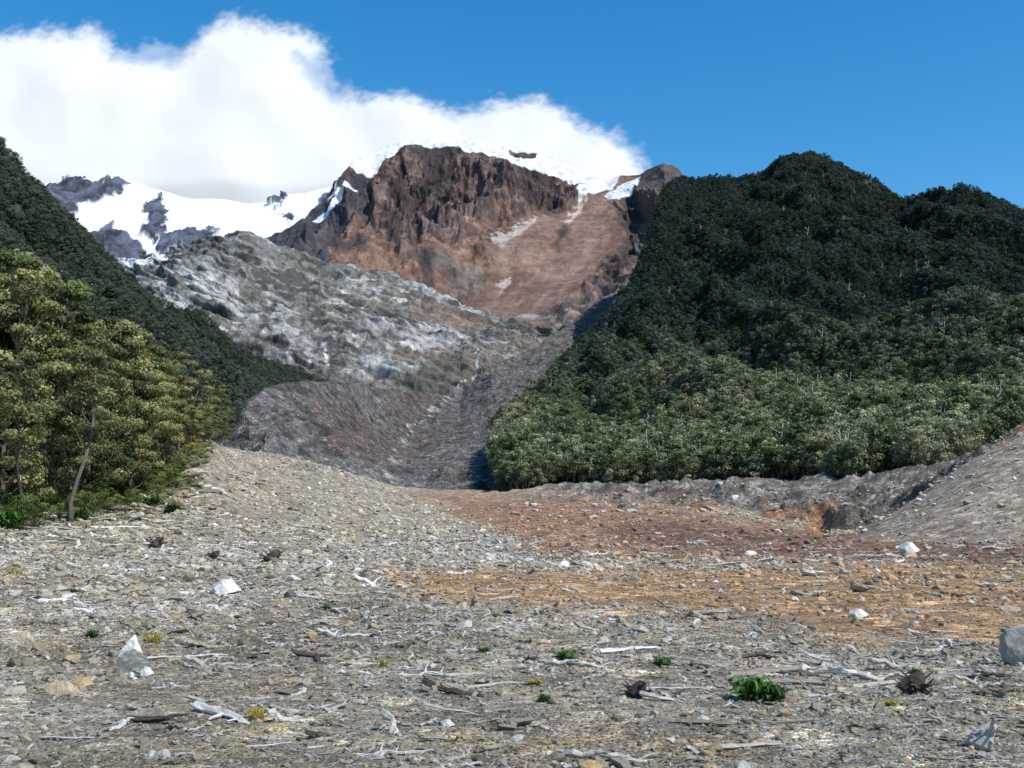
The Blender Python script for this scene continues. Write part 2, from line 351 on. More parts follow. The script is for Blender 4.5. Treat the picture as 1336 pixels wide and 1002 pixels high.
# ---- D moraine valley
def moraine():
    top=[(250,600,420),(300,560,440),(322,520,455),(345,504,475),(370,498,500),(400,495,540),(450,498,640),(500,505,790),(560,513,930),(600,516,990),(640,480,1000),(700,452,1050),(760,412,1150),(800,382,1220),(830,345,1300),(870,300,1400),(1000,300,1500)]
    m=[(250,620,380),(300,600,385),(350,560,410),(400,552,460),(450,556,540),(500,568,640),(545,580,720),(600,568,720),(650,545,740),(700,515,860),(760,470,980),(830,430,1100),(1000,430,1200)]
    m2=[(250,640,340),(350,610,370),(450,610,420),(530,614,480),(600,608,500),(650,597,520),(700,580,640),(760,550,800),(1000,530,900)]
    base=[(250,690,300),(540,668,310),(660,664,330),(720,650,450),(1000,640,600)]
    back=[(250,660,700),(345,560,800),(400,560,1000),(600,560,1050),(700,520,1300),(1000,500,1800)]
    PX,PY,W,V=loft([base,m2,m,top,back],250,900,900,420,blur=5,spans=[2,2,2,.8],hb=150)
    n=normals(W); x,y,z=[W[...,i] for i in range(3)]
    f=fbm(x/7,y/12,z/7,5,.62); g=fbm(x/90,y/130,z/70,4); rl=fbm(x/24,y/36,z/24,5,.6)
    am=sstep(0,.5,V)*(1-.8*sstep(2.4,2.95,V)*(1-sstep(480,560,PX)))
    W=W+n*((rl*1.7+f*.7+g*6)*am)[...,None]
    C=np.ones(PX.shape+(3,))*np.array((.115,.103,.099))*(1+.6*f+.2*rl)[...,None].clip(.3,2)
    C=mixc(C,(.15,.105,.088),sstep(0,.6,g+.4*rl+.3*f)*.6)
    C=mixc(C,(.18,.175,.168),sstep(.2,.6,-g+.6*f)*.6)
    lt=sdf(PX,PY+g*10,[(600,520),(760,415),(830,345),(840,380),(700,520),(640,590),(560,640),(520,640),(600,570)])
    C=mixc(C,(.17,.158,.145),sstep(-15,15,lt+f*12)*.5)
    cx=np.interp(PY,[515,560,600,645],[600,538,520,500])+fbm(PY/12,PX*0,PX*0,3)*9
    st=1-sstep(1,11,np.abs(PX-cx+f*12)); C=mixc(C,(.42,.42,.42),st*sstep(.1,.5,f+.1)*sstep(505,520,PY)*.8)
    C=mixc(C,(.055,.05,.048),sstep(.2,.5,-f)*.4)
    return terrain_obj('moraine_valley',W,C,M_scree,'grey and rust coloured moraine scree in valley bottom','scree slope')
moraine()
# ---- E left forested slope
def left_slope():
    top=[(-900,20,560),(-300,80,560),(-60,150,600),(0,197,640),(25,229,650),(50,259,660),(100,304,690),(150,352,720),(190,392,750),(225,426,780),(260,445,800),(300,460,815),(360,480,830),(400,492,840),(430,500,845),(450,512,850),(520,580,880)]
    m=[(-900,300,400),(-300,330,420),(0,350,470),(100,400,540),(200,455,620),(300,500,680),(400,525,740),(520,600,780)]
    base=[(-900,640,200),(-300,640,220),(0,620,270),(150,610,350),(300,590,560),(400,590,640),(520,620,660)]
    back=[(-900,200,1200),(0,400,1100),(520,700,1100)]
    PX,PY,W,V=loft([base,m,top,back],-900,500,420,160,blur=1)
    n=normals(W); x,y,z=[W[...,i] for i in range(3)]
    W=W+n*((fbm(x/160,y/160,z/160,5)*14+(ridged(x/110,y/110,z/110,4)-.8)*12)*(1-.8*sstep(250,360,PX)))[...,None]
    C=np.ones(PX.shape+(3,))*np.array((.04,.05,.032))
    terrain_obj('forested_hill',W,C,M_floor,'steep dark green forested valley side','hill')
    return W,V,PX
EW=left_slope()
# ---- F right forested mountain
EY=[195,222,245,262,310,358,398,438,508,540,600,650,700]; EX=[872,866,862,858,842,820,790,752,692,650,646,664,700]
def right_hill():
    top=[(640,590,500),(660,552,560),(700,520,650),(760,452,780),(800,410,850),(830,364,930),(850,300,1000),(866,246,1050),(880,234,1100),(915,237,1150),(950,237,1180),(985,233,1150),(1010,224,1100),(1035,213,1080),(1060,208,1080),(1100,217,1100),(1140,242,1150),(1172,262,1180),(1195,259,1100),(1220,248,1050),(1255,250,1030),(1300,267,1000),(1336,288,980),(1500,330,950),(1800,380,900)]
    m2=[(640,594,490),(660,568,520),(700,545,600),(760,495,690),(830,430,790),(885,345,900),(950,310,950),(1050,285,930),(1100,305,900),(1180,350,860),(1260,325,840),(1336,350,820),(1800,430,700)]
    m1=[(640,602,480),(660,590,485),(700,580,515),(760,555,550),(830,520,600),(900,480,640),(1000,450,650),(1100,435,640),(1180,430,620),(1250,425,600),(1336,430,580),(1800,500,450)]
    m0=[(640,616,455),(660,618,440),(700,618,430),(800,605,440),(900,580,450),(1000,562,450),(1100,548,435),(1200,538,420),(1336,525,405),(1800,560,340)]
    base=[(640,640,420),(680,650,385),(720,662,360),(860,665,350),(1000,650,330),(1200,630,300),(1336,620,290),(1800,640,240)]
    back=[(640,600,560),(700,560,760),(760,520,1000),(1000,450,1700),(1800,500,1500)]
    PX,PY,W,V=loft([base,m0,m1,m2,top,back],642,1750,620,280,blur=2,hb=40)
    n=normals(W); x,y,z=[W[...,i] for i in range(3)]
    am=sstep(.2,2.2,V)*sstep(0,110,PX-np.interp(PY,EY,EX))
    W=W+n*((fbm(x/130,y/150,z/130,5)*15+(ridged(x/130+z/260+3,y/300,z/420,4)-.8)*29)*am*(1-.6*sstep(3.4,4,V)))[...,None]
    C=np.ones(PX.shape+(3,))*np.array((.05,.055,.035)); C=mixc(C,(.14,.125,.11),(1-sstep(0,10,PX-np.interp(PY,EY,EX)))*(1-sstep(520,560,PY)))
    terrain_obj('forested_mountain',W,C,M_floor,'rounded mountain entirely covered in southern beech forest','mountain')
    return W,V,PX
FW=right_hill()
print('terrain',time.time()-T0)
# ---------------- ground sheet
ds=[60,80,110,150,220,330,480]
tab={-1200:[640,560,500,470,450,440,430],-400:[680,640,600,580,570,565,560],-100:[704,672,640,612,596,588,582],0:[712,684,650,622,604,594,585],
100:[718,694,662,630,606,594,585],200:[722,700,660,600,590,590,586],270:[724,703,662,572,585,592,592],330:[726,708,680,622,592,602,606],
400:[727,712,692,655,606,618,622],480:[728,714,699,678,630,632,634],540:[728,715,701,686,658,643,640],640:[728,715,703,690,668,648,642],
720:[728,715,703,688,662,645,640],860:[728,715,704,688,660,646,642],960:[728,715,704,690,660,640,630],1050:[728,715,704,694,668,636,622],
1100:[728,715,703,700,672,635,616],1160:[727,713,672,684,668,628,612],1230:[726,706,624,640,648,616,600],1290:[725,698,588,598,615,604,592],1336:[724,692,566,572,590,592,580],
1500:[715,665,510,500,520,540,550],1900:[690,610,440,420,440,460,480],2500:[660,560,400,380,380,400,420]}
tpx=np.array(sorted(tab)); 
tz=np.zeros((len(ds),len(tpx)))
for j,p in enumerate(tpx):
    for i,d in enumerate(ds):
        tz[i,j]=CH+ray(CX,tab[p][i])[1]*d
dfull=np.array([-60,5,30]+ds,float); tz=np.vstack([np.zeros((3,len(tpx))),tz])
gpx=np.concatenate([np.linspace(-1200,-130,60,endpoint=False),np.linspace(-130,1470,860),np.linspace(1480,2500,60)])
gd=np.concatenate([np.linspace(-60,4,25,endpoint=False),np.exp(np.linspace(math.log(4),math.log(480),760))])
tmp=np.array([np.interp(gpx,tpx,r) for r in tz])
GZ=np.array([np.interp(gd,dfull,tmp[:,j]) for j in range(len(gpx))]).T
for _ in range(30): GZ[:,1:-1]=(GZ[:,:-2]+2*GZ[:,1:-1]+GZ[:,2:])/4
for _ in range(40): GZ[1:-1]=(GZ[:-2]+2*GZ[1:-1]+GZ[2:])/4
TT=(gpx-CX)/F*cp
Dx=np.maximum(gd,6.0)
X=TT[None]*Dx[:,None]; Y=np.repeat(gd[:,None],len(gpx),1)
GPX=X/np.maximum(Y,6)/cp*F+CX
far=sstep(25,110,Y); MOUND=sstep(1105,1180,GPX)*sstep(72,95,Y)*(1-sstep(130,150,Y))
GZ+=(fbm(X/14,Y/20,X*0,4)*.38*far+(ridged(X/9,Y/14,X*0,5)-.8)*.32*far)*(1-.6*MOUND)+fbm(X/3.2,Y/3.2,X*0+3,3)*.06+fbm(X/.7,Y/.7,X*0+5,3)*.022
GZ+=(ridged(X/22+2,Y/40,X*0,5)-.8)*1.1*sstep(150,230,Y)
GZ+=(fbm(X/18+7,Y/26,X*0,3)).clip(0,1)*1.9*sstep(85,120,Y)*(1-sstep(175,200,Y))*sstep(640,760,GPX)*(1-sstep(1040,1120,GPX))
# long low dark mound in the middle distance
GZ+=np.exp(-((GPX-880)/95)**2-((Y-122)/14)**2)*1.5
bn=fbm(X/22,Y/40,X*0,4)
bl=np.interp(GPX,[600,720,860,1000,1150,1300,1500],[262,232,212,196,184,178,174])+bn*40
rill=ridged(X/11+bn*2,Y/90,X*0+8,5)
brk=.3+.7*sstep(-.25,.35,fbm(X/30+9,Y/60,X*0+2,3))
BK=sstep(0,12,Y-bl)*sstep(640,760,GPX)*brk
GZ+=BK*2.6*(.4+.6*ridged(X/12,Y/40,X*0+8,5))+BK*fbm(X/4,Y/8,X*0+8,5,.6)*1.0
BF=sstep(-1,3,Y-bl)*(1-sstep(8,30,Y-bl))*sstep(640,760,GPX)*brk
GZ-=BF*(1-rill.clip(0,1))*2.0
gx=np.interp(Y,[120,230],[1072,1062]); gc_=np.exp(-((GPX-gx+bn*10)/10)**2)*sstep(125,150,Y)*(1-sstep(215,235,Y)); GZ-=gc_*1.4
def grid_interp(A,x,y):
    t=x/np.maximum(y,6.0); px=t/cp*F+CX
    ci=np.interp(px,gpx,np.arange(len(gpx))); ri=np.interp(y,gd,np.arange(len(gd)))
    c0=np.clip(ci.astype(int),0,len(gpx)-2); r0=np.clip(ri.astype(int),0,len(gd)-2); fc=ci-c0; fr=ri-r0
    return (A[r0,c0]*(1-fc)+A[r0,c0+1]*fc)*(1-fr)+(A[r0+1,c0]*(1-fc)+A[r0+1,c0+1]*fc)*fr
def ground_z(x,y): return grid_interp(GZ,x,y)
def ground_col(x,y,z):
    px,py=proj(x,y,z)
    a=fbm(x/6,y/6,x*0,5,.6); b=fbm(x/1.3,y/1.3,x*0+9,4,.6); c=fbm(x/25,y/25,x*0+4,4)
    C=np.ones(x.shape+(3,))*np.array((.345,.298,.222))
    C=mixc(C,(.39,.355,.29),sstep(-.1,.6,a)*.55); C=mixc(C,(.22,.18,.125),sstep(.05,.6,-a+.3*b)*.55)
    C=mixc(C,(.38,.265,.145),sstep(.1,.7,b+.3*c)*.5)
    C=mixc(C,(.18,.20,.075),sstep(.3,.7,c+.5*b)*.5*(1-sstep(60,120,y)))
    wx=px+a*30+c*40; wy=py+a*6+b*3
    o=sdf(wx,wy*3,[(480,2290),(470,2270),(560,2225),(700,2230),(820,2220),(1000,2205),(1340,2190),(1600,2190),(1600,2530),(1340,2520),(1080,2510),(1000,2420),(760,2375),(560,2350)])
    C=mixc(C,(.41,.245,.125),sstep(-35,35,o+b*50+a*30)*.88)
    o=sdf(wx,wy*3,[(560,2000),(560,1930),(680,1940),(900,1990),(1080,2090),(1400,2140),(1500,2210),(900,2200),(640,2160),(660,2080)])
    C=mixc(C,(.32,.18,.112),sstep(-25,25,o+b*40)*.88)
    o=sdf(wx,wy*3,[(800,2070),(880,2035),(960,2050),(1110,2110),(1420,2150),(1420,2200),(960,2180),(820,2130)])
    C=mixc(C,(.17,.10,.075),sstep(-15,20,o+b*12)*.7)
    o=sdf(wx,wy*3,[(600,2070),(660,2100),(700,2170),(790,2230),(760,2245),(660,2200),(600,2140)])
    C=mixc(C,(.42,.41,.39),sstep(-15,15,o+b*20)*.7)
    o=sdf(wx,wy,[(650,600),(700,640),(870,658),(930,652),(1060,680),(1110,696),(1240,640),(1400,600),(1400,570),(1100,570)])
    bk=sstep(-6,8,o)*sstep(140,190,y)
    C=mixc(C,(.17,.145,.12),bk*.9); C=mixc(C,(.38,.35,.31),bk*sstep(.2,.5,a+.8*b)*.7); C=mixc(C,(.07,.062,.045),bk*sstep(.15,.5,-a+.6*b)*.65)
    bf=grid_interp(BF,x,y); C=mixc(C,(.10,.08,.065),bf*.8)
    C=mixc(C,(.36,.185,.095),bf*sstep(-.05,.35,c+.3*a)*.8)
    o=sdf(px+a*10+b*6,py+b*4,[(1052,702),(1048,676),(1086,662),(1082,690)]); C=mixc(C,(.36,.19,.095),sstep(-4,5,o)*.7)
    o=sdf(wx*.4+px*.6,wy,[(1105,703),(1200,640),(1270,598),(1400,550),(1400,713)]); C=mixc(C,(.38,.31,.24),sstep(-5,8,o)*.9*(1-sstep(135,160,y)))
    sl=sdf(wx,wy,[(240,560),(300,570),(420,600),(540,640),(620,700),(560,740),(300,740),(200,650)]); C=mixc(C,(.34,.305,.245),sstep(-15,20,sl)*.5)
    gr=sdf(wx,wy,[(-200,560),(250,560),(265,630),(200,684),(60,700),(-200,700)]); C=mixc(C,(.12,.14,.055),sstep(-8,12,gr+b*12)*.65)
    C=C*(1+.32*b+.18*a)[...,None].clip(.45,1.5)
    return C
GC=ground_col(X,Y,GZ)
W=np.stack([X,Y,GZ],-1)
me=fast_mesh('ground',W,grid_faces(*X.shape)); set_col(me,GC)
add('ground',me,(M_ground,),kind='structure',label='stony debris plain of grey gravel and rusty soil',category='ground')
print('ground',time.time()-T0)
def hit(px,py):
    a,b=ray(px,py)
    dd=np.exp(np.linspace(math.log(4),math.log(460),3000))
    zz=CH+b*dd; g=ground_z(a*dd,dd); k=np.argmax(g>=zz)
    d=dd[k]; return float(a*d),float(d),float(g[k])
# ---------------- rocks
import bmesh
def ico(sub):
    bm=bmesh.new(); bmesh.ops.create_icosphere(bm,subdivisions=sub,radius=1)
    V=np.array([v.co[:] for v in bm.verts]); Fc=np.array([[v.index for v in f.verts] for f in bm.faces]); bm.free(); return V,Fc
ICO={s:ico(s) for s in (1,2,3,4)}
def rock_mesh(name,seed,sub,npl=12,squash=.65,lo=.45):
    r=np.random.RandomState(seed); V,Fc=ICO[sub]; V=V.copy()
    for i in range(npl):
        n=r.normal(size=3); n/=np.linalg.norm(n); h=r.uniform(lo,.85); d=V@n
        V-=np.maximum(d-h,0)[:,None]*n
    V*=1+ .10*fbm(V[:,0]*1.5+seed,V[:,1]*1.5,V[:,2]*1.5,4)[:,None]
    V*=np.array([1,r.uniform(.6,.9),squash*r.uniform(.7,1.1)])
    V/=np.abs(V[:,0]).max()*2
    return fast_mesh(name,V,Fc,smooth=False)
# ---------------- tubes
def tube(path,rad,n=7,rng=None,jit=.12,flat=1):
    path=np.asarray(path,float); rad=np.asarray(rad,float); k=len(path)
    T=np.gradient(path,axis=0); T/=np.linalg.norm(T,axis=1)[:,None]+1e-9
    up=np.array([0,0,1.]) if abs(T[0][2])<.8 else np.array([1.,0,0])
    A=np.cross(T,up); A/=np.linalg.norm(A,axis=1)[:,None]+1e-9; B=np.cross(T,A)
    th=np.linspace(0,2*np.pi,n,endpoint=False)
    R=rad[:,None]*np.ones(n)[None]
    if rng is not None: R=R*(1+rng.uniform(-jit,jit,(1,n))+rng.uniform(-jit/2,jit/2,(k,n)))
    V=path[:,None]+R[...,None]*(np.cos(th)[None,:,None]*A[:,None]+flat*np.sin(th)[None,:,None]*B[:,None])
    i=np.arange(k*n).reshape(k,n); j=np.roll(i,-1,1)
    Q=np.stack([i[:-1],j[:-1],j[1:],i[1:]],-1).reshape(-1,4)
    V=V.reshape(-1,3)
    V=np.vstack([V,path[0]-T[0]*rad[0]*.3,path[-1]+T[-1]*rad[-1]*.6]); a=k*n; b=a+1
    TR=np.array([[j[0][m],i[0][m],a] for m in range(n)]+[[i[-1][m],j[-1][m],b] for m in range(n)])
    return V,Q,TR
def merge(parts):
    Vs=[];Ts=[];o=0
    for V,Q,TR in parts:
        Vs.append(V); 
        if len(Q): Ts.append(np.vstack([Q[:,[0,1,2]],Q[:,[0,2,3]]])+o)
        if len(TR): Ts.append(TR+o)
        o+=len(V)
    return np.vstack(Vs),np.vstack(Ts)
def log_mesh(name,seed,rr=.05,bend=.08,twigs=2,n=9,flat=.7):
    r=np.random.RandomState(seed); k=12; t=np.linspace(-.5,.5,k)
    w=np.cumsum(r.normal(0,bend/3,(k,2)),0); w-=w.mean(0)
    path=np.stack([t,w[:,0],w[:,1]*.4],-1); rad=rr*(1-.55*(t+.5))*r.uniform(.85,1.15,k); rad[-1]*=.4; rad[0]*=.8
    parts=[tube(path,rad,n,r,.35,flat)]
    for i in range(twigs):
        s=r.randint(3,k-2); a=r.uniform(-.9,.9); L=r.uniform(.12,.35)
        dr=np.array([math.cos(a)*.7,math.sin(a)*1.0+np.sign(a)*.3,r.uniform(-.05,.25)]); dr/=np.linalg.norm(dr)
        pp=path[s]+np.linspace(0,L,6)[:,None]*dr+np.cumsum(r.normal(0,.012,(6,3)),0)
        parts.append(tube(pp,np.linspace(rad[s]*.6,rad[s]*.12,6),6,r,.2))
    for i in range(3):
        a=r.uniform(0,6.28); st=path[0]+rr*.5*np.array([0,math.cos(a),math.sin(a)])
        parts.append(tube(st+np.linspace(0,1,4)[:,None]*np.array([-r.uniform(.03,.1),r.uniform(-.02,.02),r.uniform(-.01,.03)]),np.linspace(rr*.35,rr*.04,4),5,r,.2))
    V,Tt=merge(parts); return fast_mesh(name,V,Tt,smooth=False)
def stump_mesh(name,seed):
    r=np.random.RandomState(seed); parts=[]
    p=np.array([[-.12,0,.02],[-.04,.02,.12],[.05,0,.22],[.13,.02,.30]]); parts.append(tube(p,[.17,.15,.12,.07],10,r,.4))
    for i in range(14):
        a=r.uniform(0,6.28); L=r.uniform(.2,.42); e=r.uniform(-.1,.8); dr=np.array([math.cos(a),math.sin(a),e]); 
        pp=np.array([0,0,r.uniform(.03,.18)])+np.linspace(0,L,7)[:,None]*dr+np.cumsum(r.normal(0,.018,(7,3)),0)
        parts.append(tube(pp,np.linspace(r.uniform(.025,.06),.006,7),6,r,.3))
    V,Tt=merge(parts); return fast_mesh(name,V,Tt,smooth=False)
def leaves(centers,size,rng,aspect=.6,nrm=None):
    n=len(centers)
    nr=rng.normal(size=(n,3)) if nrm is None else nrm+rng.normal(size=(n,3))*.6
    nr/=np.linalg.norm(nr,axis=1)[:,None]+1e-9
    t=np.cross(nr,rng.normal(size=(n,3))); t/=np.linalg.norm(t,axis=1)[:,None]+1e-9
    b=np.cross(nr,t); s=(size*rng.uniform(.6,1.3,n))[:,None]
    V=np.stack([centers-t*s*.5,centers+b*s*aspect*.5+t*s*.05,centers+t*s*.5,centers-b*s*aspect*.5+t*s*.05],1).reshape(-1,3)
    Fq=np.arange(4*n).reshape(n,4); return V,Fq
def tree_parts(seed,R=.26,lo=.25,ncl=22,nleaf=240,leaf=.02,flat=.55,lean=.04,tr=.02,crs=(.30,.55)):
    r=np.random.RandomState(seed); k=9; h=np.linspace(0,1,k)
    w=np.cumsum(r.normal(0,lean/2.2,(k,2)),0); w-=w[0]
    path=np.stack([w[:,0],w[:,1],h*.93],-1)
    tp=lambda q:np.array([np.interp(q,h*.93,path[:,i]) for i in range(3)])
    rad=tr*(1-.85*h)+.0015; rad[0]*=1.4
    parts=[tube(path,rad,8,r,.12)]
    LC=[];LN=[];LL=[]
    for i in range(ncl):
        u=(i+.5)/ncl; hh=lo+(.97-lo)*u
        prof=max(.25,math.sin(math.pi*min(1,(hh-lo)/(1-lo)*.75+.25))**.8)
        a=i*2.4+r.uniform(-.8,.8); rr=R*prof*r.uniform(.3,1.25)
        if u>.93: rr*=.3
        c=tp(hh)+np.array([math.cos(a)*rr,math.sin(a)*rr,r.uniform(-.03,.03)])
        s0=tp(max(hh-.10-rr*.4,.08)); mid=(s0+c)/2+np.array([0,0,-.015])
        parts.append(tube(np.array([s0,mid,c]),[tr*.4,tr*.26,tr*.08],5,r,.1))
        cr=R*r.uniform(*crs)*(.7+.3*prof)
        d=r.normal(size=(nleaf,3)); d/=np.linalg.norm(d,axis=1)[:,None]
        q=r.uniform(.2,1,nleaf)**.5*(1+.3*np.sin(d[:,0]*5+i)*np.cos(d[:,1]*4))
        p=c+d*q[:,None]*cr*np.array([1,1,flat]); LC.append(p); LN.append(d*.8+np.array([0,0,.5]))
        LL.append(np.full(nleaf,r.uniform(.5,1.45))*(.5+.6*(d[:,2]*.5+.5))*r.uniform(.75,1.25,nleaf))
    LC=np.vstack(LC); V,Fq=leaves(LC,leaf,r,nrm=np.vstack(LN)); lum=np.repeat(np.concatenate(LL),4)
    return merge(parts),(V,Fq,lum)
def whole_tree(name,mats,**k):
    (tv,tt),(V,Fq,lum)=tree_parts(**k)
    Tl=np.vstack([Fq[:,[0,1,2]],Fq[:,[0,2,3]]])+len(tv)
    VV=np.vstack([tv,V]); FF=np.vstack([tt,Tl]); me=fast_mesh(name,VV,FF,smooth=False)
    me.materials.append(mats[0]); me.materials.append(mats[1])
    mi=np.concatenate([np.zeros(len(tt)),np.ones(len(Tl))]).astype(np.int32)
    if len(me.polygons)==len(mi): me.polygons.foreach_set('material_index',mi)
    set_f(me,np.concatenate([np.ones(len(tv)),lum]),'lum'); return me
# ---------------- scatter via geometry nodes
def scatter(name,Pt,Rt,St,vid,objs,tint=None,**props):
    coll=bpy.data.collections.new(name+'_kinds')
    for o in objs: coll.objects.link(o)
    me=bpy.data.meshes.new(name); me.vertices.add(len(Pt)); me.vertices.foreach_set('co',np.asarray(Pt,np.float32).ravel())
    for nme,A in (('rot',Rt),('scl',St)):
        at=me.attributes.new(nme,'FLOAT_VECTOR','POINT'); at.data.foreach_set('vector',np.asarray(A,np.float32).ravel())
    at=me.attributes.new('vid','INT','POINT'); at.data.foreach_set('value',np.asarray(vid,np.int32))
    if tint is not None: set_col(me,tint,'tint')
    o=add(name,me,(),kind='stuff',**props)
    ng=bpy.data.node_groups.new(name,'GeometryNodeTree')
    ng.interface.new_socket('Geometry',in_out='INPUT',socket_type='NodeSocketGeometry'); ng.interface.new_socket('Geometry',in_out='OUTPUT',socket_type='NodeSocketGeometry')
    gi=ng.nodes.new('NodeGroupInput'); go=ng.nodes.new('NodeGroupOutput'); ip=ng.nodes.new('GeometryNodeInstanceOnPoints')
    ci=ng.nodes.new('GeometryNodeCollectionInfo'); ci.inputs['Collection'].default_value=coll; ci.inputs['Separate Children'].default_value=True; ci.inputs['Reset Children'].default_value=True
    def na(n,t):
        a=ng.nodes.new('GeometryNodeInputNamedAttribute'); a.data_type=t; a.inputs['Name'].default_value=n; return a.outputs[0]
    L=ng.links.new
    L(gi.outputs[0],ip.inputs['Points']); L(ci.outputs[0],ip.inputs['Instance']); ip.inputs['Pick Instance'].default_value=True
    L(na('vid','INT'),ip.inputs['Instance Index']); L(na('rot','FLOAT_VECTOR'),ip.inputs['Rotation']); L(na('scl','FLOAT_VECTOR'),ip.inputs['Scale'])
    L(ip.outputs[0],go.inputs[0])
    md=o.modifiers.new('scatter','NODES'); md.node_group=ng
    return o
rng=np.random.RandomState(11)
# gravel stones
nv=7
srcs=[add('gravel_stone',rock_mesh('gravel_stone',100+i,2 if i<5 else 1),(M_stone_i,),link=False) for i in range(nv)]
n=140000
d=np.exp(rng.uniform(math.log(5.),math.log(240),n)); t=rng.uniform(-.60,.60,n)
x=t*d; y=d; keep=np.ones(n,bool)
clump=fbm(x/4,y/4,x*0,3)
s=np.maximum(.0165,.0017*d)*np.exp(rng.normal(0,.68,n))*(1+.5*clump.clip(-.6,1)); s=np.minimum(s,.0125*d+.09).clip(.010,.9)
z=ground_z(x,y); gc=ground_col(x,y,z)
isor=(gc[:,0]/gc[:,2]>2.2); keep&=~(isor&(rng.uniform(size=n)<.55))
pxs,pys=proj(x,y,z); keep&=~((pxs>1110)&(y>72)&(y<140)&(rng.uniform(size=n)<.7))
tint=gc*rng.uniform(.65,1.45,(n,1)); pick=rng.uniform(size=n)
pw=(pick>.90)&~(isor&(rng.uniform(size=n)<.7)); tint[pw]=np.array((.56,.535,.48))*rng.uniform(.8,1.2,(pw.sum(),1)); tint[pick<.04]=np.array((.13,.11,.095))
mm=(pick>.12)&(pick<.2); tint[mm]=np.array((.45,.33,.18))
R=np.stack([rng.uniform(-.4,.4,n),rng.uniform(-.4,.4,n),rng.uniform(0,6.28,n)],-1); S=np.repeat(s[:,None],3,1)
k=keep
scatter('gravel',np.stack([x,y,z+s*.12],-1)[k],R[k],S[k],rng.randint(0,nv,n)[k],srcs,tint[k],label='loose grey and tan gravel stones covering the ground',category='gravel')
# splinters
tsr=[add('wood_splinter',log_mesh('wood_splinter',200+i,rr=.035+.016*i,bend=.1+.03*i,twigs=i%3,n=5),(M_splint,),link=False) for i in range(8)]
n=100000
d=np.exp(rng.uniform(math.log(5.),math.log(110),n)); t=rng.uniform(-.60,.60,n); x=t*d;y=d
cl=fbm(x/3+5,y/3,x*0,3)*.7+fbm(x/10+5,y/12,x*0,3)*.6; k=(cl>rng.uniform(-.8,.8,n)); x,y,cl=x[k],y[k],cl[k]
gq=ground_col(x,y,ground_z(x,y)); px_,_=proj(x,y,ground_z(x,y))
k=~((gq[:,0]/gq[:,2]>2.2)&(rng.uniform(size=len(x))<.8))&~((px_>1100)&(y>70)&(rng.uniform(size=len(x))<.9)); x,y=x[k],y[k]; n=len(x)
L=np.maximum(.062,.0068*y)*np.exp(rng.normal(0,.55,n)); L=L.clip(.03,1.2); z=ground_z(x,y)
R=np.stack([rng.uniform(-.2,.2,n),rng.normal(0,.2,n),rng.normal(0,1.1,n)],-1)
scatter('wood_debris',np.stack([x,y,z+L*.035],-1),R,np.repeat(L[:,None],3,1),rng.randint(0,8,n),tsr,label='bleached splinters and twigs scattered over gravel',category='wood debris')
print('gravel',time.time()-T0)
# ---------------- individual rocks
def place(name,me,loc,rot,scl,**props):
    o=bpy.data.objects.new(name,me); o.location=loc; o.rotation_euler=rot; o.scale=scl if hasattr(scl,'__len__') else (scl,)*3
    COL.objects.link(o)
    for k,v in props.items(): o[k]=v
    return o
def mset(me,m): me.materials.clear(); me.materials.append(m); return me
RK=[mset(rock_mesh('rock',300+i,3,14),M_stone) for i in range(8)]
RP=mset(rock_mesh('pale_rock',321,3,14,.5),M_pale); RTN=mset(rock_mesh('tan_rock',332,3,14,.7),M_tan)
RW=mset(rock_mesh('white_rock',349,4,9,1.1,lo=.25),M_pale); RG=mset(rock_mesh('grey_rock',356,4,18,1.0),M_grey)
def pxrock(px,py,w,me,label,sq=1,g='boulders on the debris plain',rz=0,up=.12,tilt=-.05):
    x,y,z=hit(px,py); s=w/F*math.hypot(y,z-CH)
    place('rock',me,(x,y,z+s*up*sq),(0.05,tilt,rz),(s,s,s*sq),label=label,category='rock',group=g)
pxrock(293,775,44,RP,'flat pale rock lying on grey gravel')
pxrock(174,876,44,RW,'upright angular white rock among splinters',1.2,up=.3,tilt=.3)
pxrock(190,882,22,RP,'small broken white stone beside larger rock',1.2)
pxrock(82,905,52,RTN,'large tan angular rock on gravel',1)
pxrock(32,835,30,RTN,'small yellowish tan rock on gravel',1.2)
pxrock(1336,868,58,RG,'large grey rock on gravel',1.1,up=.25)
pxrock(1186,722,28,RP,'pale grey rock beside rusty soil',1.2)
pxrock(583,948,20,RP,'small bright white stone on gravel',1)
pxrock(1120,805,26,RP,'pale rock among bleached wood',.9)
pxrock(930,803,40,RK[3],'flat grey rock on rusty soil',.6)
pxrock(670,832,20,RTN,'reddish tan stone on gravel',1)
pxrock(20,905,40,RK[5],'grey rock lying in gravel',.8)
for i in range(140):
    d=math.exp(rng.uniform(math.log(7.5),math.log(90))); t=rng.uniform(-.5,.5)
    s=(.0085*d+.035)*math.exp(rng.normal(0,.35)); x,y=t*d,d; z=float(ground_z(np.array(x),np.array(y)))
    s=min(s,.65)
    place('rock',RK[rng.randint(8)],(x,y,z+s*.1),(rng.uniform(-.3,.3),rng.uniform(-.3,.3),rng.uniform(0,6.28)),s,label='angular grey rock lying on gravel',category='rock',group='boulders on the debris plain')
for i in range(100):
    px=rng.uniform(660,1110); d=rng.uniform(160,262); x=float(ray(px,660)[0]*d); z=float(ground_z(np.array(x),np.array(d))); s=rng.uniform(.6,2.3)
    place('rock',RK[rng.randint(8)],(x,d,z+s*.12),(rng.uniform(-.3,.3),rng.uniform(-.3,.3),rng.uniform(0,6.28)),s,label='large grey boulder on the eroded bank',category='rock',group='boulders below the forest')
